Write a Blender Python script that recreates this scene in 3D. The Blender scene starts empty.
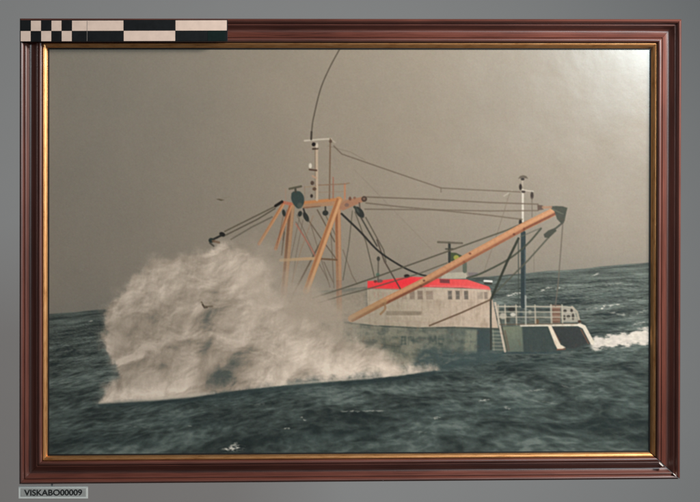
import bpy, bmesh, math
import numpy as np
from mathutils import Matrix, Vector

# ---- settings
AMB = .085
KEY = ((.86, .56, .44), (.20, .12, 0), (.22, .16), 9.8, (1.0, .955, .915), 128)
FILL = ((.740, .520, 1.56), (.2, .1, 0), (.24, .24), 10.5, (.74, .92, 1.0), 180)
EXPO = 0.0
SKY_A, SKY_B = (150, 140, 126), (146, 135, 121)
SEA_FAR, SEA_NEAR = (85, 91, 85), (70, 79, 75)
WOOD = ((.036, .009, .006), (.112, .031, .020), (.175, .056, .038))
GILT = (.66, .33, .13)
PRINT_ROUGH = .215
INK_GAIN = 1.0
BACK = (.615, .613, .613)
CREAM = (.88, .66, .54)
CARD = (.78, .79, .75)
PANEL = (.42, .42, .40)
PROP = (.30, .30, .30)

# ================================================================ camera, world, lamps, exposure
scene = bpy.context.scene
col = scene.collection
RISE = 1.35                                   # height of the picture's centre above the floor (m)
def W(x, y, z):                               # picture frame axes (x right, y up, z out of the wall) -> world
    return Vector((x, -z, y + RISE))

CAM_POS = np.array([-0.03455, 0.00902, 1.30003]); CAM_ROT = (-0.00705, -0.0258, -0.00133)
LENS = 69.197; FP = LENS * 700 / 36
def _rot(a, b, c):
    ca, sa, cb, sb, cc, sc = math.cos(a), math.sin(a), math.cos(b), math.sin(b), math.cos(c), math.sin(c)
    Rx = np.array([[1, 0, 0], [0, ca, -sa], [0, sa, ca]]); Ry = np.array([[cb, 0, sb], [0, 1, 0], [-sb, 0, cb]]); Rz = np.array([[cc, -sc, 0], [sc, cc, 0], [0, 0, 1]])
    return Rz @ Ry @ Rx
R = _rot(*CAM_ROT)
cam_data = bpy.data.cameras.new('camera'); cam = bpy.data.objects.new('camera', cam_data); col.objects.link(cam)
cam_data.lens = LENS; cam_data.sensor_width = 36; cam_data.sensor_fit = 'HORIZONTAL'; cam_data.clip_start = .01; cam_data.clip_end = 50
M = Matrix.Identity(4)
for k in range(3):
    v = R[:, k]; M.col[k] = Vector((v[0], -v[2], v[1], 0))
M.col[3] = W(*CAM_POS).to_4d()
cam.matrix_world = M
scene.camera = cam

world = bpy.data.worlds.new('World'); scene.world = world; world.use_nodes = True
bg = world.node_tree.nodes['Background']; bg.inputs['Color'].default_value = (1.0, 1.0, 1.0, 1); bg.inputs['Strength'].default_value = AMB

def area_lamp(name, pos, target, size, power, color, spread):
    d = bpy.data.lights.new(name, 'AREA'); d.shape = 'RECTANGLE'; d.size, d.size_y = size; d.energy = power; d.color = color; d.spread = math.radians(spread)
    o = bpy.data.objects.new(name, d); col.objects.link(o)
    o.location = W(*pos); o.rotation_euler = (W(*target) - W(*pos)).to_track_quat('-Z', 'Y').to_euler()
    return o
area_lamp('key_lamp', *KEY)
if FILL: area_lamp('soft_box', *FILL)

scene.view_settings.view_transform = 'Standard'; scene.view_settings.look = 'None'; scene.view_settings.exposure = EXPO; scene.view_settings.gamma = 1

# the picture is measured in units of about a millimetre on its face; this puts a measured point onto the plane at depth z
def at(u, v, z):
    q = R @ np.array([(u - 350) / FP, -(v - 251) / FP, -1.0]); t = (z - CAM_POS[2]) / q[2]
    p = CAM_POS + q * t
    return np.array([p[0], p[1], z])

# ---------------------------------------------------------------- the print (a flat sheet) : painted as colours per point
K = 1.75                                   # points per unit along the sheet
U0, U1, V0, V1 = 45.0, 655.0, 45.0, 461.0  # extent of the sheet in millimetre-like units
NX, NY = int((U1 - U0) * K) + 1, int((V1 - V0) * K) + 1
gx = np.linspace(U0, U1, NX); gy = np.linspace(V0, V1, NY)
X, Y = np.meshgrid(gx, gy)
rng = np.random.RandomState(7)
PERM = rng.permutation(4096).astype(np.int64)
GRAD = np.stack([np.cos(np.linspace(0, 2*np.pi, 64, endpoint=False)), np.sin(np.linspace(0, 2*np.pi, 64, endpoint=False))], 1)

def perlin(x, y, seed=0):
    xi = np.floor(x).astype(np.int64); yi = np.floor(y).astype(np.int64)
    fx = x - xi; fy = y - yi
    def g(ix, iy, dx, dy):
        h = PERM[(PERM[(PERM[(ix + seed * 131) & 4095] + iy) & 4095] + seed) & 4095] & 63
        v = GRAD[h]
        return v[..., 0] * dx + v[..., 1] * dy
    u = fx*fx*fx*(fx*(fx*6-15)+10); v = fy*fy*fy*(fy*(fy*6-15)+10)
    a = g(xi, yi, fx, fy); b = g(xi+1, yi, fx-1, fy); c = g(xi, yi+1, fx, fy-1); d = g(xi+1, yi+1, fx-1, fy-1)
    return ((a*(1-u)+b*u)*(1-v) + (c*(1-u)+d*u)*v) * 1.5

def fbm(x, y, octv=4, seed=0, gain=.5, mode=0):
    s = np.zeros_like(x); amp = 1.0; tot = 0
    for o in range(octv):
        n = perlin(x * 2**o + 17.3*o, y * 2**o + 9.1*o, seed + o)
        if mode == 1: n = np.abs(n) * 2 - .5
        s += n * amp; tot += amp; amp *= gain
    return s / tot

def sstep(a, b, x):
    t = np.clip((x - a) / (b - a), 0, 1); return t*t*(3-2*t)

IMG = np.zeros((NY, NX, 3)); REG = np.zeros((NY, NX), np.int32)
REGIONS = ['printed_sky', 'printed_sea', 'printed_spray', 'printed_wake', 'printed_hull', 'printed_deckhouse', 'printed_red_roof',
           'printed_gantry', 'printed_boom', 'printed_forward_mast', 'printed_stern_mast', 'printed_radar', 'printed_roof_lamp', 'printed_rigging', 'printed_stern_railing', 'printed_whip_aerial', 'printed_seagull']
RID = {n[8:]: i for i, n in enumerate(REGIONS)}
C = lambda *c: np.array(c, float) / 255.

def win(x0, x1, y0, y1, pad=4):
    i0 = max(0, int((x0-pad-U0)*K)); i1 = min(NX, int((x1+pad-U0)*K)+2)
    j0 = max(0, int((y0-pad-V0)*K)); j1 = min(NY, int((y1+pad-V0)*K)+2)
    return slice(j0, max(j1, j0)), slice(i0, max(i1, i0))

def lay(sl, col, a, reg=None, thr=.42):
    col = np.asarray(col)
    IMG[sl] += (col - IMG[sl]) * a[..., None]
    if reg is not None: REG[sl][a > thr] = RID[reg]

def seg_dist(px, py, x0, y0, x1, y1):
    dx, dy = x1-x0, y1-y0; L = dx*dx+dy*dy + 1e-9
    t = np.clip(((px-x0)*dx + (py-y0)*dy)/L, 0, 1)
    return np.hypot(px-x0-t*dx, py-y0-t*dy), t

def smooth_path(pts, n=6):
    if len(pts) < 3: return pts
    P = [np.array(p, float) for p in pts]; P = [2*P[0]-P[1]] + P + [2*P[-1]-P[-2]]; out = []
    for i in range(1, len(P)-2):
        for k in range(n):
            t = k/n; a, b, c, d = P[i-1], P[i], P[i+1], P[i+2]
            out.append(tuple(.5*((2*b)+(-a+c)*t+(2*a-5*b+4*c-d)*t*t+(-a+3*b-3*c+d)*t**3)))
    return out + [tuple(P[-2])]

def line(pts, w, col, a=1., soft=.75, reg='rigging', curve=False, w1=None, fade=None):
    """a stroke; w to w1 wide; fade=(a0,a1) changes opacity along it"""
    pts = smooth_path(pts) if curve else pts
    xs = [p[0] for p in pts]; ys = [p[1] for p in pts]
    sl = win(min(xs), max(xs), min(ys), max(ys), w + 3)
    px, py = X[sl], Y[sl]
    if px.size == 0: return
    best = np.full(px.shape, 1e9); tt = np.zeros(px.shape); n = len(pts)-1
    for i in range(n):
        d, t = seg_dist(px, py, *pts[i], *pts[i+1])
        m = d < best; best = np.where(m, d, best); tt = np.where(m, (i+t)/n, tt)
    ww = w if w1 is None else w + (w1-w)*tt
    al = 1 - sstep(ww/2-soft*.55, ww/2+soft*.8, best)
    if fade: al = al * (fade[0] + (fade[1]-fade[0])*tt)
    lay(sl, C(*col), al*a, reg, .35 if w < 2.2 else .45)

def poly_sd(pts, px, py):
    d = np.full(px.shape, 1e9); inside = np.zeros(px.shape, bool); n = len(pts)
    for i in range(n):
        x0, y0 = pts[i]; x1, y1 = pts[(i+1) % n]
        d = np.minimum(d, seg_dist(px, py, x0, y0, x1, y1)[0])
        c = ((y0 > py) != (y1 > py)); xx = (x1-x0)*(py-y0)/((y1-y0) if y1 != y0 else 1e-9)+x0
        inside ^= c & (px < xx)
    return np.where(inside, d, -d)

def area(pts, col, a=1., soft=.7, reg=None, grad=None, curve=False, tex=0):
    """a filled outline; grad=(col2, ax, ay, x0, y0) blends to col2 along a direction"""
    pts = smooth_path(list(pts)+[pts[0]])[:-1] if curve else pts
    xs = [p[0] for p in pts]; ys = [p[1] for p in pts]
    sl = win(min(xs), max(xs), min(ys), max(ys), soft*2+3)
    px, py = X[sl], Y[sl]
    al = sstep(-soft, soft, poly_sd(pts, px, py)) * a
    col = np.broadcast_to(C(*col), px.shape+(3,)).copy()
    if grad:
        c2, xa, ya, xb, yb = grad
        t = np.clip(((px-xa)*(xb-xa)+(py-ya)*(yb-ya))/((xb-xa)**2+(yb-ya)**2), 0, 1)[..., None]
        col = col*(1-t)+C(*c2)*t
    if tex: col = col * (1 + tex*fbm(px*.35, py*.3, 3, 90))[..., None]
    lay(sl, col, al, reg)

def blob(cx, cy, rx, ry, col, a=1., soft=.8, ang=0., reg=None):
    """an ellipse, crisp (soft in units)"""
    r = max(rx, ry)+soft*2
    sl = win(cx-r, cx+r, cy-r, cy+r)
    px, py = X[sl]-cx, Y[sl]-cy; ca, sa = math.cos(ang), math.sin(ang)
    q = np.hypot((px*ca+py*sa)/rx, (-px*sa+py*ca)/ry)
    lay(sl, C(*col), a*(1-sstep(1-soft/min(rx, ry)*.6, 1+soft/min(rx, ry)*.8, q)), reg)

def glow(cx, cy, rx, ry, ang=0.):
    """soft round mask over the whole sheet"""
    px, py = X-cx, Y-cy; ca, sa = math.cos(ang), math.sin(ang)
    return np.exp(-(((px*ca+py*sa)/rx)**2 + ((-px*sa+py*ca)/ry)**2))

FLAT = lambda *s: np.ones((NY, NX))
ALL = (slice(None), slice(None))

# --- sky
mott = fbm(X/70, Y/70, 4, 3)
top = np.clip((Y-50)/240, 0, 1)
IMG[:] = C(*SKY_A) + (C(*SKY_B)-C(*SKY_A))*top[..., None]
IMG[:] += mott[..., None]*np.array([.018, .014, .011])
IMG[:] += C(6, 3, 0)*np.exp(-((X-330)/170)**2)[..., None]
hor = 318.5 - .0862*X + 1.2*fbm(X/40, X*0, 3, 5)
# faint haze band over the sea
hz = np.exp(-np.clip(hor-Y, 0, None)/16)
lay(ALL, C(122, 121, 113), .30*hz)

# --- sea : waves in perspective (distance from the horizon sets their size)
T = np.clip(Y-hor, .15, None)
d_ = 1/(T+42); px = (X-330)*d_; wz = 2100*d_
wx = px*2.6
warp = fbm(wx*.5, wz*.25, 2, 11)
wv = wz+warp*.55
big = fbm(wx*.42, wv*.30, 2, 13)
mid = fbm(wx*1.15+.5*wv*.2, wv*.95, 3, 17)
m2 = fbm(wx*2.6-.15*wv, wv*1.7+mid*.5, 3, 19)
chop = 1-np.abs(m2)*3.0                          # sharp-crested little waves
rip = fbm(wx*6.5+.3*wv, wv*3.6+m2, 3, 21)
near = sstep(4, 150, T)
far = sstep(0, 28, T)
hh = .50*big+.52*mid*(.4+.6*far)+.22*(chop-.35)*(.35+.65*far)+.34*rip*far
sea = C(*SEA_FAR)*(1-near[..., None]) + C(*SEA_NEAR)*near[..., None]
sea = sea*np.clip(1+hh*.95, .45, 1.8)[..., None]
hi = sstep(.10, .62, hh+.10*rip)
sea = sea + (C(128, 132, 124)-sea)*(hi*.5)[..., None]
lo = sstep(-.08, -.5, hh)
sea = sea + (C(46, 58, 58)-sea)*(lo*.5)[..., None]
am = sstep(-.8, .8, Y-hor)
lay(ALL, sea, am, 'sea')

def foam(x0, y0, x1, y1, w, a=.9, seed=40, col=(222, 214, 200), n=5):
    L = math.hypot(x1-x0, y1-y0); sl = win(min(x0, x1), max(x0, x1), min(y0, y1), max(y0, y1), w*2+4)
    px, py = X[sl], Y[sl]
    d, t = seg_dist(px, py, x0, y0, x1, y1)
    nz = fbm(px/4.5, py/2.0, 3, seed)
    m = sstep(0, .9, 1-d/w + nz*1.3 - .35)*np.clip(np.minimum(t, 1-t)*5+.35, 0, 1)
    lay(sl, C(*col), np.clip(m*a, 0, 1))

for i, f in enumerate([(507, 296, 521, 292.5, 2.2, .9), (541, 290.5, 551, 288, 1.8, .9), (556, 289, 560, 288, 1.7, .9), (590, 277, 600, 273, 1.4, .5),
        (601, 309, 605, 306, 2.6, .95), (607, 312, 632, 316, 1.8, .4), (609, 306, 620, 304, 1.6, .6), (585, 309, 598, 308, 1.5, .4), (632, 325, 649, 321, 2.4, .55),
        (636, 314, 649, 309, 1.6, .4), (224, 449, 242, 448, 4.0, 1), (230, 446, 236, 444, 2.6, .8), (479, 401, 489, 399.5, 1.7, .75), (504, 407.5, 512, 409, 2.5, .8), (432, 418, 440, 417, 1.9, .7),
        (340, 411.5, 386, 410.5, 1.3, .5), (526, 391, 545, 389, 1.8, .35), (301, 417, 306, 420, 1.7, .7), (284, 428, 290, 428, 1.6, .7), (186, 426, 192, 426, 1.5, .5), (88, 321.5, 93, 321, 1.2, .6), (530, 400, 560, 404, 1.5, .18),
        (560, 385, 575, 388, 1.5, .2), (250, 405, 275, 402, 1.5, .2), (120, 425, 150, 428, 1.5, .15), (604, 286, 622, 283, 1.3, .3), (570, 299, 590, 296, 1.5, .3), (400, 430, 440, 434, 1.6, .15), (60, 352, 78, 349, 1.3, .2)]):
    foam(*f, seed=40+i)
# long dark wave faces in front
for (x0, y0, x1, y1, w, a) in [(100, 408, 330, 388, 9, .32), (300, 386, 470, 372, 8, .34), (440, 372, 640, 352, 9, .30), (470, 412, 530, 408, 5, .35), (150, 420, 240, 424, 6, .25), (260, 440, 400, 430, 7, .22), (520, 300, 650, 292, 4, .2), (560, 330, 650, 322, 4, .25), (395, 415, 470, 404, 5, .2), (540, 430, 640, 424, 6, .18), (60, 436, 170, 444, 6, .2)]:
    sl = win(min(x0, x1), max(x0, x1), min(y0, y1), max(y0, y1), w*2)
    d, t = seg_dist(X[sl], Y[sl]+2.5*fbm(X[sl]/18, Y[sl]/30, 3, 61), x0, y0, x1, y1)
    lay(sl, C(42, 55, 55), a*np.exp(-(d/w)**2*1.4)*np.clip(np.minimum(t, 1-t)*4+.1, 0, 1))

# --- wake behind the stern
sl = win(588, 655, 326, 352)
px_, py_ = X[sl], Y[sl]
mid_ = 344.0-(px_-592)*.145; hw = 5.5+(px_-592)*.035
m = sstep(-.25, .35, 1-np.abs(py_-mid_)/hw+fbm(px_/8, py_/3.2, 4, 71)*.75)*sstep(588, 595, px_)
cw = C(226, 214, 200)*(1+.13*fbm(px_/5, py_/2.5, 3, 73))[..., None]
lay(sl, cw, m*.95, 'wake')

# --- foredeck in the mist
area([(262, 300), (300, 292), (345, 290), (369, 287), (369, 322), (340, 330), (300, 330)], (160, 144, 125), .92, soft=7, reg='hull', tex=.08)
line([(318, 312), (352, 316)], 2.5, (128, 112, 98), .5, soft=2.5, reg=None); line([(326, 318), (345, 322)], 4, (122, 112, 100), .5, soft=3, reg=None)
# --- hull
area([(318, 320), (341, 321), (375, 325), (420, 327.5), (454, 326.6), (500, 328.5), (504, 352), (470, 354), (440, 366), (400, 372), (330, 372)], (126, 123, 107), reg='hull', soft=.8,
     grad=((86, 95, 88), 400, 340, 480, 345), tex=.10)
area([(466, 330), (478, 330), (478, 352), (463, 352)], (138, 138, 119), .75, soft=2)
area([(477, 329), (490, 329), (490, 353), (477, 353)], (62, 74, 74), .9, soft=1.5)
area([(425, 346), (462, 352), (503, 351), (503, 360), (430, 372), (405, 372)], (66, 80, 79), .85, soft=4)
area([(355, 337), (372, 338), (400, 342), (400, 352), (360, 348)], (88, 88, 76), .45, soft=4)
line([(345, 322.5), (375, 325.6), (420, 328), (455, 327.4), (500, 329.2)], 1.3, (70, 74, 66), .75, reg='hull')
line([(352, 322), (378, 325)], 1.4, (168, 160, 142), .6, reg='hull')
line([(350, 340), (368, 342), (400, 347)], 1.2, (85, 84, 72), .5, reg=None)
for s in [((401.5, 344), (402, 337)), ((402, 337), (405.5, 336.8)), ((402, 340.4), (405.5, 340.2)), ((405.5, 337), (405.3, 344)), ((401.5, 344), (405.5, 343.8)), ((408.5, 344), (408.7, 337)), ((413.5, 344), (413.5, 337)), ((408.7, 340.5), (413.5, 340.5)), ((411, 337), (413, 343)),
          ((429.8, 343), (430.5, 337.5)), ((430.5, 337.5), (433, 341)), ((433, 341), (435.5, 337)), ((435.5, 337), (436.2, 343.5)), ((439, 339), (443, 339.5)), ((439, 339), (439, 343.5)), ((443, 339.5), (442, 344)), ((439, 343.5), (442, 344))]:
    line(list(s), 1.5, (70, 80, 74), .5, soft=1.3, reg=None)
blob(455, 338, 9, 3, (128, 128, 112), .3, soft=3)
slh = win(325, 505, 318, 372); hp, hq = X[slh], Y[slh]; hm = (REG[slh] == RID['hull'])
hn = fbm(hp/13, hq/7, 4, 191); hs = fbm(hp/4, hq/16, 3, 195)
lay(slh, C(150, 143, 124), np.clip(hn*1.1+.05, 0, .55)*hm*sstep(480, 430, hp)); lay(slh, C(70, 78, 73), np.clip(-hn*1.2+hs*.4, 0, .5)*hm)

# --- deckhouse
area([(367, 288), (424, 287), (490.5, 289.5), (498.3, 328), (454, 326.6), (420, 327.2), (375, 325), (351, 321.5), (352, 317), (368, 312)], (171, 156, 135), reg='deckhouse', soft=.7,
     grad=((196, 174, 153), 385, 300, 470, 305), tex=.05)
for x in (444, 462, 474): line([(x, 291), (x+1, 325)], .7, (165, 147, 128), .35, reg=None)
line([(370, 300), (496, 303)], .7, (170, 150, 132), .25, reg=None)
area([(386, 311), (422, 311.4), (421, 315.2), (386, 315)], (137, 122, 103), .85, soft=.9)
line([(387, 316.4), (421, 316.6)], .9, (200, 182, 162), .4, reg=None)
line([(386, 320.5), (440, 323)], 1.2, (176, 150, 134), .4, reg=None)
for (x0, x1, c, a) in [(401.5, 406.5, (150, 128, 110), .6), (409.5, 414.5, (135, 115, 100), .8), (417.4, 422.6, (128, 110, 96), .85), (426, 432.8, (140, 120, 104), .8), (447.8, 451.8, (98, 90, 82), .95), (455.6, 459.6, (98, 90, 82), .95), (464, 468, (100, 92, 84), .95), (477, 483, (158, 142, 126), .8), (484, 487.5, (128, 112, 100), .8)]:
    y0, y1 = (290.8, 299.3) if x0 < 470 else (292, 299)
    area([(x0, y0), (x1, y0), (x1+.3, y1), (x0+.3, y1)], c, a, soft=.8)
    if 400 < x0 < 470: line([(x0+1, y0+4.5), (x1-.6, y0+4.3)], 1.0, (165, 150, 132), .35, reg=None)
for x in (374.5, 378, 383, 387): line([(x, 293), (x+.5, 297)], 1.2, (180, 140, 124), .5, reg=None)
line([(369.5, 289), (369.5, 311)], 1, (150, 132, 112), .4, reg=None)

slh = win(350, 500, 286, 330); hp, hq = X[slh], Y[slh]; hm = (REG[slh] == RID['deckhouse'])
ds = fbm(hp/3.5, hq/26, 3, 201); dn = fbm(hp/18, hq/10, 3, 205)
lay(slh, C(142, 122, 100), np.clip(ds*.5+dn*.35, 0, .35)*hm); lay(slh, C(214, 194, 174), np.clip(-dn*.5, 0, .3)*hm)
# --- red roof
area([(367.5, 281), (380, 280.4), (400, 278), (410, 276.6), (430, 277.5), (440, 278.8), (467, 279.4), (489, 286.6), (490.6, 289.8), (463, 287.8), (424, 287), (400, 289.2), (367.5, 288.4)], (236, 66, 68), reg='red_roof', soft=.7,
     grad=((232, 92, 88), 400, 280, 480, 284))
line([(430, 286), (463, 286.6), (489, 289)], 1.6, (226, 120, 116), .55, reg=None)
area([(376, 284), (410, 278.5), (420, 281), (400, 287)], (246, 48, 62), .6, soft=2)
line([(368, 288.6), (400, 289.5), (424, 287.6)], 1.0, (150, 112, 100), .5, reg=None)
area([(439.6, 279), (449.6, 279.5), (449.8, 283.4), (440, 282.8)], (112, 62, 62), .9, reg='red_roof')
blob(406.8, 276, 2.7, 1.7, (40, 32, 30), .95, reg='rigging')
# radar on the roof, its plinth and fittings
area([(443, 273), (466, 272), (468, 278.5), (441, 278.5)], (184, 174, 154), .85, reg='deckhouse')
area([(468, 272.4), (478, 272.6), (477, 276.4), (469, 276.2)], (118, 108, 108), .85, reg='radar')
line([(464.6, 260), (464.8, 271)], 4, (92, 98, 84), .95, reg='radar')
area([(450, 252.5), (456, 252.8), (463.5, 256.5), (465, 262), (456, 262), (450, 261)], (66, 76, 52), .95, reg='radar')
blob(456.3, 257.6, 2.6, 2.4, (168, 164, 76), .85, soft=1, reg='radar')
line([(449.4, 243), (449.4, 262)], 2.4, (52, 54, 50), .95, reg='radar')
line([(438, 242.1), (462, 243.2)], 1.9, (100, 92, 78), .9, reg='radar')
line([(446, 249), (452.6, 249)], 1.6, (70, 68, 58), .8, reg='radar')
line([(484.6, 281), (491.6, 281.4)], 2.0, (228, 224, 214), .95, reg='roof_lamp')
line([(485, 283.2), (491, 283.6)], 2.2, (60, 52, 48), .8, reg='roof_lamp')

# --- stern
area([(501, 327), (521, 325.6), (549, 326), (581, 326), (592, 343), (578, 350), (560, 352.3), (504, 352.6)], (64, 73, 70), reg='hull', soft=.8)
area([(502, 326.6), (522, 325.6), (523.5, 352), (505, 352)], (124, 128, 108), .95, soft=1.2, reg='hull', grad=((100, 108, 96), 510, 326, 520, 350))
line([(505, 331), (509, 350)], 1.8, (100, 80, 66), .5, reg=None)
area([(552.5, 327.4), (579, 327.4), (588, 343), (575, 348.6), (566, 348.2), (560, 341)], (58, 61, 60), .95, soft=.8)
area([(553, 329), (557, 338), (561, 343)], (120, 66, 50), .8, soft=.8)
line([(521, 325.4), (579.8, 324.9)], 2.0, (226, 214, 194), .95, reg='hull')
line([(579.6, 325), (584, 327), (592.4, 342.8)], 3.3, (226, 212, 192), .97, reg='hull', w1=4)
line([(581, 329.5), (588.6, 343.5)], 1.2, (118, 82, 66), .7, reg=None)
area([(547.6, 325.2), (551.2, 325.2), (557.4, 338.2), (560.6, 344.6), (565.4, 347.4), (562, 349), (557.4, 349), (554.8, 344), (551.8, 336)], (230, 212, 188), .97, reg='hull')
line([(557, 349.6), (565, 349)], 1.0, (140, 84, 62), .7, reg=None)
line([(503, 352.8), (560, 352.8)], 1.8, (52, 66, 68), .7, reg=None)
# ladder on the hull
for k in range(6): line([(493, 331.5+3.6*k), (501+.7*k, 331.7+3.6*k)], 1.3, (140, 140, 124), .6, reg='hull')
line([(493, 330), (494, 350)], 1.2, (150, 148, 130), .5, reg=None)
line([(490.7, 299.6), (490.9, 349)], 1.7, (56, 58, 52), .9, reg='hull')
line([(495.2, 303), (505, 351.4)], 1.9, (206, 186, 166), .9, reg='hull')
line([(497.5, 305), (507.2, 351)], 1.0, (70, 62, 54), .6, reg=None)
# deck gear and railing at the stern
area([(498, 309), (522, 308), (524, 325), (501, 326)], (90, 94, 86), .5, soft=1.5)
area([(524, 312), (550, 312), (550, 325), (524, 325)], (110, 108, 96), .35, soft=1.5)
blob(503, 316, 3.4, 3, (196, 184, 166), .8, soft=1.5); blob(513, 314.6, 2.6, 1.8, (214, 206, 190), .9, soft=1); blob(511.5, 309.5, 3.6, 1.8, (46, 44, 40), .85, soft=1); blob(508, 319.5, 2, 3, (66, 64, 56), .7, soft=1)
blob(521, 314, 1.6, 5, (60, 70, 72), .8); blob(527, 318, 1.8, 4, (78, 82, 78), .7); blob(530, 312, 1.6, 2, (190, 180, 160), .5); blob(537, 321.5, 2, 2.4, (110, 82, 60), .8)
area([(552, 305), (560.4, 305), (560.4, 323), (552, 323)], (128, 88, 70), .75, soft=1)
for k in range(4): line([(552, 308+4*k), (560, 308+4*k)], .9, (178, 150, 128), .5, reg=None)
area([(561.5, 307.5), (573.5, 307.5), (578.5, 322), (562, 322)], (186, 174, 156), .75, soft=1)
for (x, y, rx, ry) in [(565, 311, 1.6, 1.6), (571.6, 310.6, 1.3, 1.8), (564.4, 317.6, 1.2, 2.4), (568.4, 316.6, 1.8, 1.5), (573, 316.6, 1.2, 3)]: blob(x, y, rx, ry, (50, 46, 42), .85)
for (y, a) in ((306.4, .85), (311.8, .6), (317, .6)): line([(497.5, y), (562, y+.3), (572.5+(y-306)*.55, y+.8)], 1.2, (190, 180, 160), a, reg='stern_railing')
for x in (498, 505, 516, 535, 551, 562): line([(x, 305), (x+.6, 324.6)], 1.3 if x != 551 else 1.8, (188, 176, 156), .75, reg='stern_railing')
line([(572, 307), (577, 312), (580, 323)], 2.0, (186, 172, 152), .8, reg='stern_railing')
blob(579.5, 321.5, 1.6, 1.4, (70, 50, 42), .9)
line([(500, 324.5), (577, 323.6)], 1.1, (96, 78, 62), .6, reg=None)

# --- stern mast
line([(523.2, 233), (523.2, 306)], 4.6, (50, 60, 61), .96, reg='stern_mast')
line([(525, 250), (525.2, 304)], 1.1, (100, 112, 114), .5, reg=None)
line([(525.6, 296), (525.8, 324)], 1.6, (178, 176, 164), .7, reg='stern_mast')
line([(522.8, 190), (522.8, 226)], 1.8, (214, 204, 188), .9, reg='stern_mast')
line([(518.4, 238), (518.6, 306)], 1.0, (66, 72, 66), .75)
line([(522.8, 178), (522.2, 186)], 1.2, (176, 164, 146), .8, reg='stern_mast')
area([(518.2, 178.6), (520, 176.2), (523.2, 175.2), (526.4, 176.2), (528, 178.6), (523, 178)], (92, 82, 70), .9, reg='stern_mast')
blob(522.6, 179.2, 1.7, 1.2, (48, 42, 38), .9, reg='stern_mast')
blob(520.5, 187, 1.4, 2.9, (48, 40, 34), .95, reg='stern_mast'); blob(523.4, 191.6, 1.8, 1.4, (56, 46, 40), .9, reg='stern_mast')
blob(532, 195.4, 1.5, 3.6, (64, 54, 48), .95, reg='stern_mast'); line([(532, 198), (532, 217)], .8, (110, 98, 86), .7)
line([(523, 190), (533, 191.4)], 1.2, (196, 186, 170), .7, reg='stern_mast')
blob(520.4, 222.6, 1.5, 3.6, (44, 38, 34), .95, reg='stern_mast')
line([(512, 191), (504, 196)], 1.3, (190, 178, 160), .5, reg=None)

# --- long lines aft
O1 = (112, 98, 83)
line([(333.8, 146), (341.7, 154), (380, 167.3), (415, 179.3), (441, 188), (470, 189.6), (520, 192)], 1.15, O1, .8)
line([(366.5, 197), (430, 199.3), (490, 202.6), (538, 204.2)], 1.25, O1, .85)
line([(366, 203), (400, 206.8), (430, 209.3), (490, 215.4), (522, 219.4)], 1.25, O1, .8)
line([(365, 209.2), (430, 209.8), (490, 211), (538, 210.6)], 1.2, O1, .8)
line([(354.6, 170), (378, 194), (402, 219), (432, 250)], .9, (130, 116, 100), .3)
line([(328, 146), (350, 152), (365, 160)], .8, O1, .3)
line([(510, 192), (498, 231), (484, 272)], .8, (122, 108, 92), .5)
line([(441, 188), (441, 192)], 1.2, O1, .6)
line([(534, 250), (534, 272)], .7, (112, 104, 92), .45)

# --- gantry : posts, braces, crossbeam
def tube(p0, p1, w, base, hi_, dk, reg='gantry', w1=None, fade=None, a=1.):
    line([p0, p1], w, base, a, reg=reg, w1=w1, fade=fade)
    dx, dy = p1[0]-p0[0], p1[1]-p0[1]; L = math.hypot(dx, dy); nx, ny = -dy/L, dx/L
    if nx > 0: nx, ny = -nx, -ny
    off = w*.24
    line([(p0[0]+nx*off, p0[1]+ny*off), (p1[0]+nx*off, p1[1]+ny*off)], w*.36, dk, .75*a, soft=1, reg=None, fade=fade)
    line([(p0[0]-nx*off, p0[1]-ny*off), (p1[0]-nx*off, p1[1]-ny*off)], w*.30, hi_, .8*a, soft=1, reg=None, fade=fade)
R1 = (98, 82, 66)
# ropes behind the steel
for pts, w, a in [([(309, 221), (320, 237), (337, 260)], 1.1, .7), ([(317.4, 210), (334.6, 241.7)], 1.2, .75), ([(296, 222), (306, 240), (316, 262)], 1.0, .5), ([(321.7, 240), (294.5, 291.6), (289.5, 303)], 1.5, .8),
                  ([(284.4, 232), (281.6, 255)], 1.1, .7), ([(303, 220), (296, 255), (292, 285)], .8, .4), ([(310, 222), (322, 262), (330, 287)], .9, .45), ([(330, 215), (334, 288)], .9, .5), ([(324, 262), (333, 282)], 1.0, .5),
                  ([(287, 210), (283, 240)], 1.0, .6), ([(297, 215), (318, 262), (328, 280)], .9, .45), ([(343, 250), (352, 275), (357, 284)], .9, .45), ([(326, 216), (336, 236)], 1.0, .6), ([(288, 262), (278, 290)], .9, .4), ([(300, 215), (290, 262)], .8, .4)]:
    line(pts, w, R1, a)
line([(296, 224), (311.7, 249), (318, 262)], 1.3, (186, 108, 90), .6)
line([(313, 216), (301, 250), (292, 282)], 1.0, (150, 118, 94), .5)
tube((291.6, 206), (283.6, 297), 6.0, (154, 112, 84), (176, 132, 100), (112, 80, 60), fade=(1, .75))
tube((337.6, 204), (339.4, 318), 5.6, (172, 114, 80), (196, 136, 98), (136, 84, 56), fade=(1.15, .1))
line([(338.8, 286), (340, 312)], .5, (168, 126, 100), .5, reg=None, fade=(.9, .2))
tube((283.9, 203), (259, 244), 2.9, (194, 126, 82), (214, 148, 104), (156, 92, 58), fade=(1, .45))
tube((291.2, 204.5), (275.6, 249), 3.1, (190, 116, 76), (212, 142, 100), (140, 82, 54), fade=(1, .55))
line([(283.4, 215), (276.6, 249)], .9, (120, 84, 62), .5)
line([(283.8, 202.6), (291, 204)], 3.0, (184, 96, 74), .95, reg='gantry')
line([(280.6, 260.2), (306, 258.8), (318, 258.4)], 2.8, (196, 156, 116), .9, reg='gantry', fade=(.6, 1))
line([(318, 258.6), (336.5, 259.8)], 1.7, (108, 84, 62), .9, reg='gantry')
area([(302, 201.6), (320, 200), (341, 197.8), (345, 200), (343, 205), (320, 206.6), (303, 208.8)], (166, 120, 92), .97, reg='gantry')
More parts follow.
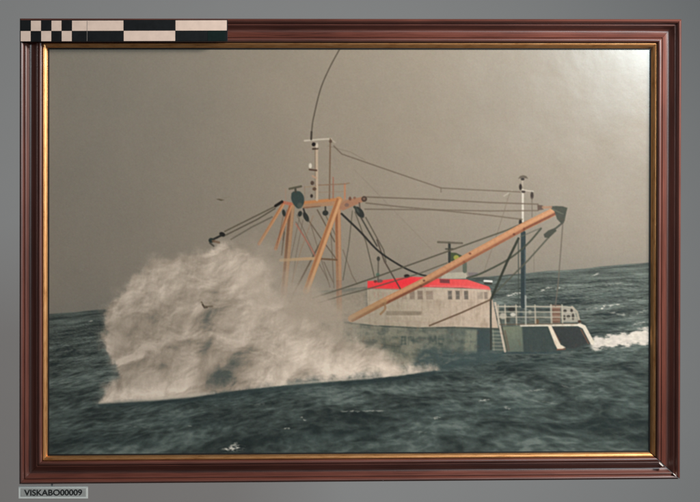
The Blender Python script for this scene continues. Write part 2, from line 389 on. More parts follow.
area([(302, 201.4), (341, 197.6), (342, 200.4), (302, 204.4)], (192, 116, 66), .95, soft=.9, reg='gantry')
line([(304, 207.8), (320, 206.4)], 1.4, (118, 84, 66), .6, reg=None)
area([(340, 204), (346, 200), (364, 196.6), (366, 200.6), (352, 206.6), (343, 210.6), (339, 209)], (160, 108, 84), .97, reg='gantry')
blob(346.8, 205, 2.2, 1.8, (120, 94, 84), .8); blob(364.2, 199, 2.8, 2.8, (74, 60, 50), .96, reg='gantry'); blob(364, 198.8, 1.2, 1.2, (140, 110, 94), .7)
blob(350, 198.6, 1.3, 1.8, (110, 74, 56), .9); blob(354.6, 198, 1.3, 1.2, (130, 88, 70), .8)
tube((338.8, 199.8), (306.2, 291), 6.0, (196, 130, 82), (226, 166, 120), (150, 90, 58), fade=(1, .85))
line([(306, 288), (304, 300)], 2.0, (150, 118, 96), .6, reg=None); line([(311, 286), (310.4, 300)], 1.6, (150, 118, 96), .5, reg=None)
# radar dome, lamps and blocks hung on the gantry
area([(291.4, 193.4), (294, 191.4), (300, 191.6), (303.8, 196.5), (304, 203), (301, 207.6), (297.4, 208.4), (293.4, 204), (291.2, 199)], (56, 68, 64), .97, reg='gantry', curve=True)
blob(300, 205.6, 2.6, 2.6, (92, 92, 82), .6, soft=1.4)
line([(295.4, 188), (295.6, 192)], 2.0, (70, 68, 58), .9, reg='gantry'); line([(289.6, 188.8), (301, 186.4)], 2.1, (92, 86, 70), .95, reg='gantry')
for (x, y, rx, ry, an) in [(300, 213.8, 2.0, 2.8, .3), (306, 217, 2.3, 5, -.45), (325.4, 213, 2.9, 2.6, 0), (283.9, 213, 1.7, 3.4, -.2), (359.6, 212.3, 3.3, 6.4, -.62), (378.4, 258.8, 1.5, 2.2, 0)]:
    blob(x, y, rx, ry, (46, 48, 44), .95, ang=an, reg='rigging')
line([(325.4, 207), (325.4, 212)], 1.4, (60, 54, 46), .9); line([(303.5, 209), (305, 214)], 1.6, (52, 50, 46), .9); line([(354.5, 207), (357.5, 210)], 2.4, (62, 64, 56), .95); line([(359.4, 203), (359.8, 208)], 1.2, (84, 70, 60), .8)
blob(358, 211, 1, 2.2, (90, 96, 88), .5, ang=-.6)
# forward mast with aerials
line([(316.7, 146), (317, 200)], 2.3, (196, 172, 146), .95, reg='forward_mast')
line([(315.2, 150), (315.4, 198)], .8, (120, 96, 78), .5, reg=None)
line([(304.6, 140.8), (318, 139.6), (331, 138.8)], 1.5, (202, 188, 168), .9, reg='forward_mast')
line([(330, 139), (335, 142.4)], 1.5, (186, 170, 150), .7, reg='forward_mast')
blob(313.7, 144.4, 1.9, 1.9, (32, 26, 24), .98, reg='forward_mast'); line([(313, 149), (317.4, 148.6)], 1.7, (70, 54, 44), .9, reg='forward_mast'); blob(317, 145.6, 1.2, 2.6, (212, 198, 178), .8)
blob(310.3, 165.8, 1.5, 2.4, (222, 208, 188), .95, reg='forward_mast'); line([(309.6, 169.6), (316.4, 170.4)], 1.6, (86, 64, 52), .95, reg='forward_mast')
line([(330.3, 139), (329.4, 199)], 1.3, (118, 94, 74), .85, reg='forward_mast'); blob(330.6, 141.4, 1.5, 1.6, (96, 76, 62), .9)
line([(333.2, 177.6), (333.2, 198)], 1.3, (160, 106, 84), .75, reg='forward_mast')
line([(344.8, 184), (344.8, 199)], 1.6, (184, 112, 84), .85, reg='gantry'); line([(318.8, 185.2), (344.8, 184), (349, 183.2)], 1.1, (128, 102, 84), .85, reg='gantry')
line([(305, 187), (316, 186.4)], .9, (140, 116, 96), .6, reg='gantry'); line([(304.6, 186.6), (304.8, 200)], .8, (146, 120, 100), .6); line([(285.6, 189), (285.8, 203)], .9, (172, 132, 110), .5); line([(319, 192.4), (344.8, 191.6)], .8, (150, 120, 98), .45, reg=None)
blob(312.3, 183, 1.8, 2, (78, 60, 48), .9, reg='forward_mast'); blob(314.4, 189, 1.9, 1.6, (92, 68, 52), .9, reg='forward_mast'); blob(311.6, 196, 1.3, 1.7, (52, 42, 36), .95, reg='forward_mast'); line([(312.6, 176), (316, 178)], 1.6, (190, 150, 122), .8, reg='forward_mast')
line([(311.3, 139), (312.2, 126), (314, 115.6), (320.5, 89.3), (329.3, 68.5), (340, 48.5)], 1.2, (88, 78, 66), .82, reg='whip_aerial', curve=True)
line([(311.2, 139.4), (311.5, 132)], 1.7, (64, 56, 48), .85, reg='whip_aerial')
# left boom tip and its lines
line([(224.8, 231.4), (280, 204)], 1.3, (96, 86, 70), .85); line([(226, 235), (258, 219), (275, 208.6)], 1.3, (92, 82, 68), .85); line([(231, 239.4), (252, 227), (272, 217)], 1.3, (100, 92, 78), .75)
line([(275.6, 205.9), (282, 201.8)], 2.7, (34, 28, 24), .97)
blob(222.3, 234.4, 3.0, 2.1, (34, 32, 30), .97, ang=.45, reg='rigging'); line([(213, 239.5), (221, 235.6)], 2.0, (44, 42, 38), .95); blob(211.2, 240.4, 2.6, 2.4, (42, 50, 46), .95, reg='rigging'); line([(213, 241), (219, 242.6)], 2.2, (110, 84, 64), .9); line([(210, 243), (213.6, 246)], 1.6, (60, 56, 48), .7)

# --- running rigging in front of the deckhouse
D1 = (86, 80, 66)
line([(352.4, 211), (348.8, 245), (343, 280)], 1.0, D1, .6); line([(355, 212), (366, 242), (374.6, 277.5)], 1.0, D1, .75); line([(361, 217.6), (377, 246)], 1.4, (70, 66, 56), .85); line([(365.8, 217.6), (383.6, 250), (386, 262)], 1.1, D1, .75); line([(377, 240), (384.5, 261.5), (394.5, 278.7), (400.4, 289)], 1.3, (78, 66, 56), .8)
line([(378.4, 258), (378, 282)], 1.3, (86, 78, 68), .7); blob(377.8, 275, 1.9, 2.0, (80, 106, 90), .8, reg='rigging'); blob(375.4, 281.4, 1.6, 1.3, (96, 56, 52), .8); blob(380, 281, 2.6, 1.6, (92, 84, 78), .8)
line([(341.6, 213.8), (360, 231.5), (378.7, 251.2), (401.7, 266.4), (419, 274), (427, 276)], 1.9, (46, 44, 40), .93, curve=True, w1=1.5)
line([(313, 298), (350, 286), (374.4, 277.6), (403, 267.3), (447, 251.6), (507.5, 230), (554, 209.6)], 1.4, D1, .85)
line([(318, 303), (344, 295), (375, 287), (419, 273.6), (447, 263)], 1.2, D1, .7)
line([(541, 228.6), (527, 244.5), (508, 259.5), (482, 273), (467, 278)], 1.7, (70, 72, 60), .88, curve=True)
line([(548.6, 237.4), (528, 260.4), (493, 295)], 1.5, (84, 84, 72), .85)
line([(562.8, 223.6), (558.2, 284), (555.4, 306)], 1.1, (104, 96, 84), .8)
line([(518.4, 238.6), (507, 262), (491, 299.4)], 2.3, (52, 55, 46), .93)
line([(490.6, 299.6), (462, 312.4), (429.6, 325.6)], 1.5, (106, 84, 66), .9)

# --- the big boom
bp = [(351.5, 318.6), (383, 302), (420.2, 283.6), (463, 259.6), (523, 227), (555, 211.2)]
line(bp, 6.6, (188, 126, 88), 1, reg='boom', w1=8.0)
for k in range(len(bp)-1):
    (x0, y0), (x1, y1) = bp[k], bp[k+1]; w = (1.9, 2.2, 2.4, 2.4, 2.2)[k]
    line([(x0+.9, y0+w), (x1+.9, y1+w)], 2.3, (112, 66, 50), .78, soft=1.1, reg=None)
    line([(x0-.5, y0-w*.55), (x1-.5, y1-w*.55)], 2.0, (212, 152, 114), .6, soft=1.2, reg=None)
line([(352, 318), (384, 301.6)], 6, (158, 124, 86), .55, soft=1.4, reg=None)
line([(430, 278), (520, 229)], 6, (196, 128, 94), .3, soft=2, reg=None)
for (x, y) in [(424, 280.6), (514, 234.2), (470, 253.6)]: blob(x, y, 1.2, 1.0, (96, 56, 44), .7)
line([(384.6, 304), (385, 309), (380.6, 314)], 2.0, (140, 106, 78), .85, reg='boom', curve=True)
area([(548.6, 206.4), (556, 206), (563, 206.4), (567.4, 207.8), (566, 214), (564.6, 221.2), (561.6, 224), (557, 219), (554.4, 211.4)], (68, 70, 60), .97, reg='boom')
line([(552, 209), (563, 214)], 1.2, (106, 112, 92), .5, reg=None)
area([(537.4, 204.8), (542.8, 205.4), (543.4, 209.6), (537.6, 210.6)], (94, 76, 66), .95, reg='boom'); line([(543, 207.4), (551, 207.2)], 2.3, (150, 112, 92), .9, reg='boom')
area([(543.6, 234.4), (548.4, 230.4), (554.8, 228), (556.6, 230.8), (549, 238), (544.6, 237.6)], (68, 70, 60), .96, reg='rigging'); line([(555, 229), (563, 222.4)], 1.8, (74, 74, 64), .9)
line([(521, 236.5), (541, 228)], 1.2, (92, 92, 80), .6)

msk = np.isin(REG, [RID['gantry'], RID['boom']])[..., None]*sstep(.36, .5, IMG.mean(-1))[..., None]
IMG[:] = IMG + (IMG*.72+C(190, 160, 120)*.28-IMG)*msk
# --- spray thrown up by the bow
SP = [(99, 403.5), (108, 388), (117, 372), (109, 360), (104, 345), (106, 330), (107, 316), (114, 300), (128, 282), (144, 266), (161, 257.5), (178, 258), (194, 254), (210, 249), (234, 247), (256, 256), (272, 277), (285, 298), (308, 308), (318, 317), (335, 330), (352, 345), (374, 349), (392, 357), (418, 369), (433, 371), (400, 376), (370, 379), (340, 381), (310, 383), (280, 386), (250, 389), (215, 394), (190, 397.5), (150, 401)]
SPc = smooth_path(SP+[SP[0]], 3)[:-1]
sl = win(85, 450, 225, 412)
px, py = X[sl], Y[sl]
w1 = fbm(px/38, py/38, 5, 101, .62); w2 = fbm(px/42+40, py/42, 5, 111, .6)
wk = sstep(404, 372, py); sd = poly_sd(SPc, px+w1*13*wk, py+w2*13*wk)
bot = np.interp(px, [99, 150, 190, 215, 250, 280, 310, 340, 370, 400, 433], [404, 401, 397.5, 394, 389.3, 386, 383.2, 381, 379, 376, 371])
bot = bot + .9*fbm(px/7, px*0, 3, 115)
rightness = sstep(230, 330, px)
softw = 3.8+rightness*5+2.5*sstep(225, 260, px)*sstep(330, 270, py)
n3 = fbm(px/14, py/14, 5, 121, .6)
al = sstep(-1, 1, (sd + n3*(4.5+rightness*6))/softw)
veil = sstep(-26, 6, sd+n3*10)*sstep(215, 270, px)*.42*sstep(400, 300, px)
fringe = sstep(-9, 3, sd+n3*9)*.35
al = np.maximum(np.maximum(al, veil), fringe)
below = sstep(-.7, .9, bot-py)
al = al*below
# billowing relief, lit from the upper left
v1 = fbm(px/38+3, py/38, 2, 171); v2 = fbm(px/38+30, py/38, 2, 175)
b1 = fbm(px/36+v1*.35, py/30+v2*.35, 4, 131, .5); b2 = fbm(px/15+v1*.5, py/13+v2*.5, 4, 141, .55); fine = fbm(px/6+v1, py/7.5+v2, 4, 151, .6)
streak = fbm(px/8+py*.02, py/40, 3, 155, .55)
relief = b1*6+b2*1.3
lump = np.zeros_like(px)
for (cx, cy, r) in [(137, 302, 34), (124, 342, 24), (165, 281, 28), (160, 325, 34), (200, 275, 24), (238, 272, 27), (258, 297, 28), (182, 360, 30), (142, 382, 24), (236, 322, 30), (270, 332, 30), (226, 350, 18), (252, 360, 24), (290, 346, 28), (315, 352, 26), (345, 364, 24), (375, 368, 18), (216, 300, 20), (270, 374, 20), (310, 374, 16), (182, 300, 22), (160, 352, 20), (300, 325, 18), (400, 370, 14), (196, 330, 18), (115, 320, 16), (150, 272, 16)]:
    q = np.hypot(px+v1*9+b2*5-cx, (py+v2*9+fine*4-cy)*1.1)/r
    lump = np.maximum(lump, r*.8*np.sqrt(np.clip(1-q*q, 0, 1)))
def box(a, n):
    for _ in range(2):
        for ax in (0, 1):
            p = np.pad(a, [(n+1, n) if k == ax else (0, 0) for k in (0, 1)], 'edge'); c = np.cumsum(p, axis=ax)
            a = (np.take(c, range(2*n+1, c.shape[ax]), ax)-np.take(c, range(0, c.shape[ax]-2*n-1), ax))/(2*n+1)
    return a
relief = relief+box(lump, 4)*.95
gyy, gxx = np.gradient(relief, 1/K)
lit = np.clip(-(gxx*.5+gyy*.9), -1.0, 1.0)
sm = .60+.22*lit+.17*b1+.09*b2+.09*fine+.09*streak
def g_(cx, cy, rx, ry, an=0.):
    qx, qy = px-cx, py-cy; ca, sa = math.cos(an), math.sin(an)
    return np.exp(-(((qx*ca+qy*sa)/rx)**2+((-qx*sa+qy*ca)/ry)**2))
for (cx, cy, rx, ry, an, v) in [(150, 278, 34, 18, -.5, .10), (240, 266, 30, 16, .5, .16), (125, 320, 16, 30, 0, .06), (222, 377, 26, 12, -.15, -.58), (226, 364, 16, 12, -.5, -.14), (206, 345, 7, 34, .05, -.30), (213, 300, 5, 14, .3, -.12), (118, 395, 30, 6, -.1, .22), (248, 318, 24, 22, 0, .10), (188, 365, 10, 26, .1, .12), (150, 330, 34, 24, .2, -.10), (160, 372, 24, 14, 0, -.05), (300, 350, 24, 16, .5, .10),
                                (340, 372, 34, 8, .1, .22), (268, 378, 14, 8, 0, .16), (312, 378, 22, 5, 0, -.05), (395, 368, 26, 6, .2, .16), (180, 300, 22, 20, 0, -.06), (170, 392, 24, 4, -.1, .16), (128, 352, 12, 10, 0, -.10), (285, 312, 18, 14, .6, .05), (240, 395, 26, 6, 0, -.05), (330, 345, 12, 8, .6, -.10), (140, 300, 14, 6, -.6, -.12), (225, 285, 22, 5, -.5, -.08), (246, 350, 7, 18, .2, -.12), (280, 345, 8, 22, .4, -.08)]:
    sm = sm + v*g_(cx, cy, rx, ry, an)
plume = np.full(px.shape, 1e9)
for q0, q1 in zip([(222, 262), (246, 268), (264, 292), (276, 322), (300, 350), (340, 368)], [(246, 268), (264, 292), (276, 322), (300, 350), (340, 368), (400, 370)]):
    plume = np.minimum(plume, seg_dist(px+b1*14, py+b2*10, *q0, *q1)[0])
sm = sm + .13*np.exp(-(plume/14)**2) - .07*g_(160, 335, 40, 34, .2) - .06*g_(232, 345, 12, 22, .2) + .08*g_(135, 290, 26, 20, -.6) + .05*g_(160, 385, 50, 14, 0)
edge = np.exp(-np.clip(sd, 0, None)/14)
sm = sm + .05*edge
sm = np.clip(sm, 0, 1)[..., None]
ca_, cb_, cc_ = C(92, 96, 89), C(166, 149, 131), C(246, 224, 203)
colr = np.where(sm < .4, ca_+(cb_-ca_)*(sm/.4), cb_+(cc_-cb_)*((sm-.4)/.6))
colr = colr*(1-.02*fbm(px/2.2, py/2.2, 2, 161)[..., None])
lay(sl, colr, np.clip(al, 0, 1), 'spray', .5)
mx = X; my = Y
mist = (glow(285, 300, 42, 26, .5)*.75+glow(318, 306, 34, 17, .45)*.85+glow(328, 318, 26, 14, .5)*.6+glow(352, 346, 34, 8, .3)*.3+glow(262, 262, 26, 20, .6)*.35)
mist = np.clip(mist*(.85+.8*fbm(X/22, Y/22, 4, 181)), 0, .8)*sstep(-.5, 8, np.interp(X, [99, 150, 190, 215, 250, 280, 310, 340, 370, 400, 433], [404, 401, 397.5, 394, 389.3, 386, 383.2, 381, 379, 376, 371])-Y)
lay(ALL, C(180, 162, 143), mist)
# bright foam line at its foot and the wave in front of it
for (pts, w, a) in [([(100, 403), (150, 400.4), (190, 396.8), (214, 393)], 2.2, .55), ([(150, 399.5), (205, 393.5)], 2.6, .5), ([(278, 385), (330, 381), (372, 378)], 1.8, .4), ([(375, 377), (432, 370.6)], 1.5, .35)]:
    line(pts, w, (216, 200, 180), a, soft=1.6, reg=None)
line([(100, 405.4), (150, 402.6), (190, 399.6), (215, 396), (250, 391.6), (280, 388.2), (310, 385.4), (340, 383), (370, 381), (400, 378), (434, 372.4)], 3.2, (46, 58, 58), .55, soft=2.4, reg=None)
# boom end and gull in front of the spray
line([(201.5, 302), (203.6, 305.8), (207, 306.6), (212.4, 306.2)], 1.2, (104, 90, 72), .7, soft=1.0, reg='rigging')
line([(202.6, 304.6), (204.4, 307.6), (207, 307.4)], 1.5, (78, 67, 54), .75, reg='rigging')
area([(216.4, 199.2), (219, 198.8), (224.4, 200), (221, 200.9)], (92, 82, 62), .9, soft=.6, reg='seagull')
line([(221, 198.6), (229, 197)], .9, (140, 128, 108), .4, reg='seagull')

# --- overall: emulsion softness and grain
def blur3(a):
    p = np.pad(a, ((1, 1), (1, 1), (0, 0)), 'edge')
    b = (p[:-2]+2*p[1:-1]+p[2:])/4
    return (b[:, :-2]+2*b[:, 1:-1]+b[:, 2:])/4
# uneven paint, rust and salt on the vessel
ves = np.isin(REG, [RID[k] for k in ('hull', 'deckhouse', 'red_roof', 'gantry', 'boom', 'stern_mast', 'stern_railing')])*1.0*(1-sstep(378, 360, X)*sstep(330, 318, Y))
pn = fbm(X/3.2, Y/3.2, 3, 211, .6); ps = fbm(X/2.4, Y/11, 3, 215)
IMG[:] = IMG*(1+(pn*.055+ps*.035)*ves)[..., None]
gb = np.isin(REG, [RID['gantry'], RID['boom'], RID['hull']])*1.0
lay(ALL, C(120, 78, 56), np.clip(fbm(X/6, Y/6, 4, 221, .6)*1.4-.28, 0, .4)*gb*.35*(1-sstep(378, 360, X)*sstep(330, 318, Y)))
# sea and spray keep a little mist in front of the waterline
lay(ALL, C(112, 118, 112), np.clip(fbm(X/14, Y/3.5, 4, 225)*1.3+.05, 0, .45)*np.exp(-((Y-356)/5.)**2)*sstep(425, 450, X)*sstep(592, 570, X))
IMG[:] = IMG*.2 + blur3(IMG)*.5 + blur3(blur3(IMG))*.3
wide = IMG
for _ in range(6): wide = blur3(wide)
IMG[:] = np.clip(IMG + .42*(IMG-wide), .01, .98)
gr = rng.normal(0, 1, (NY, NX)); gr = blur3(gr[..., None])
gc = blur3(rng.normal(0, 1, (NY, NX, 3)))
IMG[:] = np.clip(IMG + gr*.012 + gc*.009, .01, .98)

# ================================================================ materials
def mat(name, base, rough=.5, metal=0., spec=.5, coat=0., coat_rough=.1):
    m = bpy.data.materials.new(name); m.use_nodes = True
    b = m.node_tree.nodes['Principled BSDF']
    b.inputs['Base Color'].default_value = (*base, 1); b.inputs['Roughness'].default_value = rough; b.inputs['Metallic'].default_value = metal
    b.inputs['Specular IOR Level'].default_value = spec; b.inputs['Coat Weight'].default_value = coat; b.inputs['Coat Roughness'].default_value = coat_rough
    return m, m.node_tree, b
def node(nt, typ, **kw):
    n = nt.nodes.new(typ)
    for k, v in kw.items():
        if k in n.inputs: n.inputs[k].default_value = v
        else: setattr(n, k, v)
    return n
def ramp(nt, fac, stops):
    r = nt.nodes.new('ShaderNodeValToRGB'); e = r.color_ramp.elements
    while len(e) < len(stops): e.new(.5)
    for i, (p, c) in enumerate(stops): e[i].position = p; e[i].color = (*c, 1)
    nt.links.new(fac, r.inputs['Fac']); return r.outputs['Color']
def bump(nt, b, height, strength, dist):
    n = nt.nodes.new('ShaderNodeBump'); n.inputs['Strength'].default_value = strength; n.inputs['Distance'].default_value = dist
    nt.links.new(height, n.inputs['Height']); nt.links.new(n.outputs['Normal'], b.inputs['Normal'])
def coords(nt, out, scale):
    tc = nt.nodes.new('ShaderNodeTexCoord'); mp = nt.nodes.new('ShaderNodeMapping'); mp.inputs['Scale'].default_value = scale
    nt.links.new(tc.outputs[out], mp.inputs['Vector']); return mp.outputs['Vector']

# dark red mahogany lacquer: grain runs along each rail (UV u = along, in metres)
m_wood, nt, b = mat('mahogany_lacquer', (.1, .03, .025), rough=.38, spec=.6, coat=.6, coat_rough=.36)
v1 = coords(nt, 'UV', (30, 900, 1)); n1 = node(nt, 'ShaderNodeTexNoise', Scale=1.0, Detail=6.0, Roughness=.65); nt.links.new(v1, n1.inputs['Vector'])
v2 = coords(nt, 'UV', (9, 60, 1)); n2 = node(nt, 'ShaderNodeTexNoise', Scale=1.0, Detail=3.0); nt.links.new(v2, n2.inputs['Vector'])
mx = node(nt, 'ShaderNodeMix', data_type='FLOAT'); mx.inputs[0].default_value = .4
nt.links.new(n1.outputs['Fac'], mx.inputs[2]); nt.links.new(n2.outputs['Fac'], mx.inputs[3])
nt.links.new(ramp(nt, mx.outputs[0], [(.30, WOOD[0]), (.50, WOOD[1]), (.72, WOOD[2])]), b.inputs['Base Color'])
bump(nt, b, n1.outputs['Fac'], .25, .0003)

m_gilt, nt, b = mat('rubbed_gilding', (.72, .40, .17), rough=.44, metal=.95)
v1 = coords(nt, 'UV', (60, 500, 1)); n1 = node(nt, 'ShaderNodeTexNoise', Scale=1.0, Detail=6.0, Roughness=.7); nt.links.new(v1, n1.inputs['Vector'])
nt.links.new(ramp(nt, n1.outputs['Fac'], [(.28, (.30, .12, .04)), (.46, GILT), (.75, (.80, .46, .22))]), b.inputs['Base Color'])
bump(nt, b, n1.outputs['Fac'], .35, .0003)

m_print, nt, b = mat('glossy_photo_paper', (.3, .3, .3), rough=PRINT_ROUGH, spec=.5)
a = nt.nodes.new('ShaderNodeAttribute'); a.attribute_name = 'ink'
nt.links.new(a.outputs['Color'], b.inputs['Base Color'])
v1 = coords(nt, 'Object', (1, 1, 1)); n1 = node(nt, 'ShaderNodeTexNoise', Scale=22.0, Detail=3.0, Roughness=.5); nt.links.new(v1, n1.inputs['Vector'])
n2 = node(nt, 'ShaderNodeTexNoise', Scale=420.0, Detail=2.0); nt.links.new(v1, n2.inputs['Vector'])
ad = node(nt, 'ShaderNodeMath', operation='MULTIPLY_ADD'); ad.inputs[1].default_value = .035
nt.links.new(n2.outputs['Fac'], ad.inputs[0]); nt.links.new(n1.outputs['Fac'], ad.inputs[2])
bump(nt, b, ad.outputs[0], .35, .0010)
nt.links.new(ramp(nt, n1.outputs['Fac'], [(.3, (PRINT_ROUGH-.03,)*3), (.7, (PRINT_ROUGH+.05,)*3)]), b.inputs['Roughness'])

def plain(name, base, rough, var=.12, scale=300., spec=.4):
    m, nt, b = mat(name, base, rough, spec=spec)
    v = coords(nt, 'Object', (1, 1, 1)); n = node(nt, 'ShaderNodeTexNoise', Scale=scale, Detail=5.0, Roughness=.65); nt.links.new(v, n.inputs['Vector'])
    nt.links.new(ramp(nt, n.outputs['Fac'], [(.3, tuple(c*(1-var) for c in base)), (.7, tuple(min(1, c*(1+var)) for c in base))]), b.inputs['Base Color'])
    bump(nt, b, n.outputs['Fac'], .15, .0002)
    return m
m_paper = plain('white_paper', (.7, .69, .66), .7)
m_board = plain('grey_cardboard', (.25, .22, .18), .85)
m_backdrop = plain('backdrop_paper', BACK, .95, var=.012, scale=3., spec=0.)
m_black = plain('scale_black', (.008, .009, .010), .45, var=.3, scale=160., spec=.3)
m_cream = plain('scale_cream', CREAM, .5, var=.07, scale=120.)
m_tapeg = plain('scale_green_tape', (.006, .016, .014), .3, var=.2)
m_card = plain('label_card', CARD, .8, var=.05, scale=200.)
m_card_in = plain('label_panel_grey', PANEL, .8, var=.10, scale=220.)
m_ink = plain('label_ink', (.016, .016, .016), .7)
m_prop = plain('grey_prop', PROP, .9, var=.02)
m_seam = plain('dull_tape', (.30, .26, .23), .5)
m_gap = plain('shadow_gap_black', (.010, .007, .005), .6)  # near-black put in for the shade along the lip's inner edge
m_chip = plain('bare_gesso', (.85, .76, .70), .7)

# ================================================================ helpers
def finish(name, me, m, parent=None, smooth=None):
    me.materials.append(m); o = bpy.data.objects.new(name, me); col.objects.link(o)
    if parent:
        o.parent = parent
        p = parent; off = Vector((0, 0, 0))
        while p: off += p.location; p = p.parent
        me.transform(Matrix.Translation(-off))
    if smooth:
        me.polygons.foreach_set('use_smooth', [True]*len(me.polygons)); me.set_sharp_from_angle(angle=math.radians(smooth))
    return o
def tag(o, label=None, cat=None, group=None, kind=None):
    for k, v in (('label', label), ('category', cat), ('group', group), ('kind', kind)):
        if v: o[k] = v
    return o
def empty(name, p):
    o = bpy.data.objects.new(name, None); col.objects.link(o); o.location = W(*p); o.empty_display_size = .02; return o
def slab(name, quad, z0, z1, m, parent=None, bevel=0.):
    """a flat piece: quad of (x, y) corners counter-clockwise, from z0 to z1"""
    bm = bmesh.new(); n = len(quad)
    lo = [bm.verts.new(W(x, y, z0)) for x, y in quad]; hi = [bm.verts.new(W(x, y, z1)) for x, y in quad]
    bm.faces.new(hi); bm.faces.new(lo[::-1])
    for i in range(n): bm.faces.new((lo[i], lo[(i+1) % n], hi[(i+1) % n], hi[i]))
    if bevel: bmesh.ops.bevel(bm, geom=bm.edges[:], offset=bevel, segments=2, affect='EDGES', profile=.5)
    bmesh.ops.recalc_face_normals(bm, faces=bm.faces[:])
    me = bpy.data.meshes.new(name); bm.to_mesh(me); bm.free()
    return finish(name, me, m, parent)
def quad_at(u0, v0, u1, v1, z, skew=0.):
    return [tuple(at(u, v, z)[:2]) for u, v in ((u0, v1), (u1, v1+skew), (u1, v0+skew), (u0, v0))]

# ================================================================ backdrop
y0 = -1.5
tag(slab('backdrop', [(-3, -1.34), (3, -1.34), (3, 2), (-3, 2)], y0-.02, y0, m_backdrop), kind='structure')

# ================================================================ the framed photograph
OUT = [at(20, 18.6, .013), at(681, 19.4, .013), at(679.6, 478.8, .013), at(19.5, 484, .013)]          # outer corners: TL TR BR BL
INN = [at(48.6, 48.6, .0075), at(650.3, 49.0, .0075), at(649.2, 451.4, .0075), at(48.4, 455.0, .0075)]
DEPTH = 28.5
frame = empty('framed_photograph', ((OUT[2][0]+OUT[3][0])/2, min(OUT[2][1], OUT[3][1]), 0))
tag(frame, 'framed photograph of a fishing trawler ploughing through a wave, dark red moulded frame', 'picture')

PROF = [(22.4, 0), (0, 0), (0, 11.5), (.15, 14.2), (.6, 16.2), (1.4, 17.5), (2.5, 18.0), (3.6, 17.6), (4.5, 16.4), (5.0, 15.1), (5.3, 14.6), (5.7, 15.0), (6.4, 15.1), (7.2, 14.5), (8.2, 12.9), (9.3, 11.5), (10.5, 10.7), (11.8, 10.4), (13.2, 10.8),
        (14.8, 11.8), (16.2, 13.1), (17.4, 14.3), (18.2, 14.9), (18.5, 14.7), (18.7, 14.0), (19.0, 14.6), (19.6, 15.2), (20.6, 15.6), (21.8, 15.4), (22.7, 14.7), (23.2, 13.7), (23.4, 12.6), (23.45, 7.0), (22.4, 7.0)]
GPROF = [(23.5, 9.7), (23.5, 12.1), (23.7, 12.8), (24.1, 13.2), (24.5, 13.25), (24.8, 13.0), (25.0, 12.6), (25.2, 12.75), (26.0, 12.45), (26.8, 11.8), (27.5, 11.0), (28.0, 10.3), (28.3, 9.7)]
FPROF = [(28.1, 9.25), (28.1, 9.75), (29.5, 9.65), (29.7, 9.25)]
def rail(name, ia, ib, prof, m, segs=24, gap=(0., 0.), lift=0., wob=0.):
    A0, A1, B0, B1 = OUT[ia], INN[ia], OUT[ib], INN[ib]
    n = len(prof); verts = []; uvs = []
    L = float(np.linalg.norm(B0-A0)); e = (B0-A0)/L
    run = [0.]
    for k in range(1, n): run.append(run[-1]+math.hypot(prof[k][0]-prof[k-1][0], prof[k][1]-prof[k-1][1])*.001)
    for s in range(segs+1):
        t = s/segs
        for k, (d, z) in enumerate(prof):
            a = A0+(A1-A0)*(d/DEPTH)+e*gap[0]; b_ = B0+(B1-B0)*(d/DEPTH)-e*gap[1]
            p = a+(b_-a)*t
            zz = (z + wob*math.sin(t*9.1+ia*2+d*.2))*.001 + lift*(t if lift > 0 else 0)
            verts.append(W(p[0], p[1], zz)); uvs.append((t*L+ia*3.1, run[k]+ia*.7))
    faces = []
    for s in range(segs):
        for k in range(n):
            k2 = (k+1) % n
            faces.append((s*n+k, (s+1)*n+k, (s+1)*n+k2, s*n+k2))
    faces.append(tuple(range(n))[::-1]); faces.append(tuple(segs*n+k for k in range(n)))
    me = bpy.data.meshes.new(name); me.from_pydata(verts, [], faces)
    uv = me.uv_layers.new(name='UVMap')
    flat = np.array([uvs[l.vertex_index] for l in me.loops], np.float32).ravel(); uv.data.foreach_set('uv', flat)
    bm = bmesh.new(); bm.from_mesh(me); bmesh.ops.recalc_face_normals(bm, faces=bm.faces[:]); bm.to_mesh(me); bm.free()
    return finish(name, me, m, frame, smooth=38)
for ia, ib, g, lb in [(0, 1, (.0001, .0001), 'top rail of the dark red frame, palest towards its bright end'), (1, 2, (.0001, .0002), 'side rail with a broad pink sheen along its cove'), (2, 3, (.0011, .0001), 'bottom rail with an open mitre at one corner'), (3, 0, (.0001, .0001), 'side rail with one narrow highlight beside a dark cove')]:
    r_ = rail('frame_rail', ia, ib, PROF, m_wood, gap=g, wob=.06); r_['label'] = lb
    g_l = rail('gilt_lip', ia, ib, GPROF, m_gilt, gap=g, wob=.05)
    rail('shadow_gap_strip', ia, ib, FPROF, m_gap, gap=g, segs=2)  # dark strip standing in for the shadow gap between lip and print
# knocked corner at the open mitre: bare gesso shows
for (u, v, L_, w, z) in [(661.2, 464.4, 5.6, 1.5, .0157), (674.6, 474.6, 4.0, 1.0, .0182)]:
    dx, dy = .77, .64
    q = [(-.5, -.3), (-.1, -.55), (.5, -.25), (.45, .3), (.0, .5), (-.45, .25)]
    slab('chipped_corner', [tuple(at(u+dx*L_*s-dy*w*t, v+dy*L_*s+dx*w*t, z)[:2]) for s, t in q], z-.003, z, m_chip, frame)

slab('backing_board', quad_at(43.5, 43.5, 655, 460.5, .003), .0012, .0080, m_board, frame)
photo = slab('photo_print', quad_at(44.5, 44.5, 655.5, 461.5, .0088), .0084, .0089, m_paper, frame)
photo['label'] = 'colour print of a trawler in a breaking wave under a grey sky'
ZP = .0092
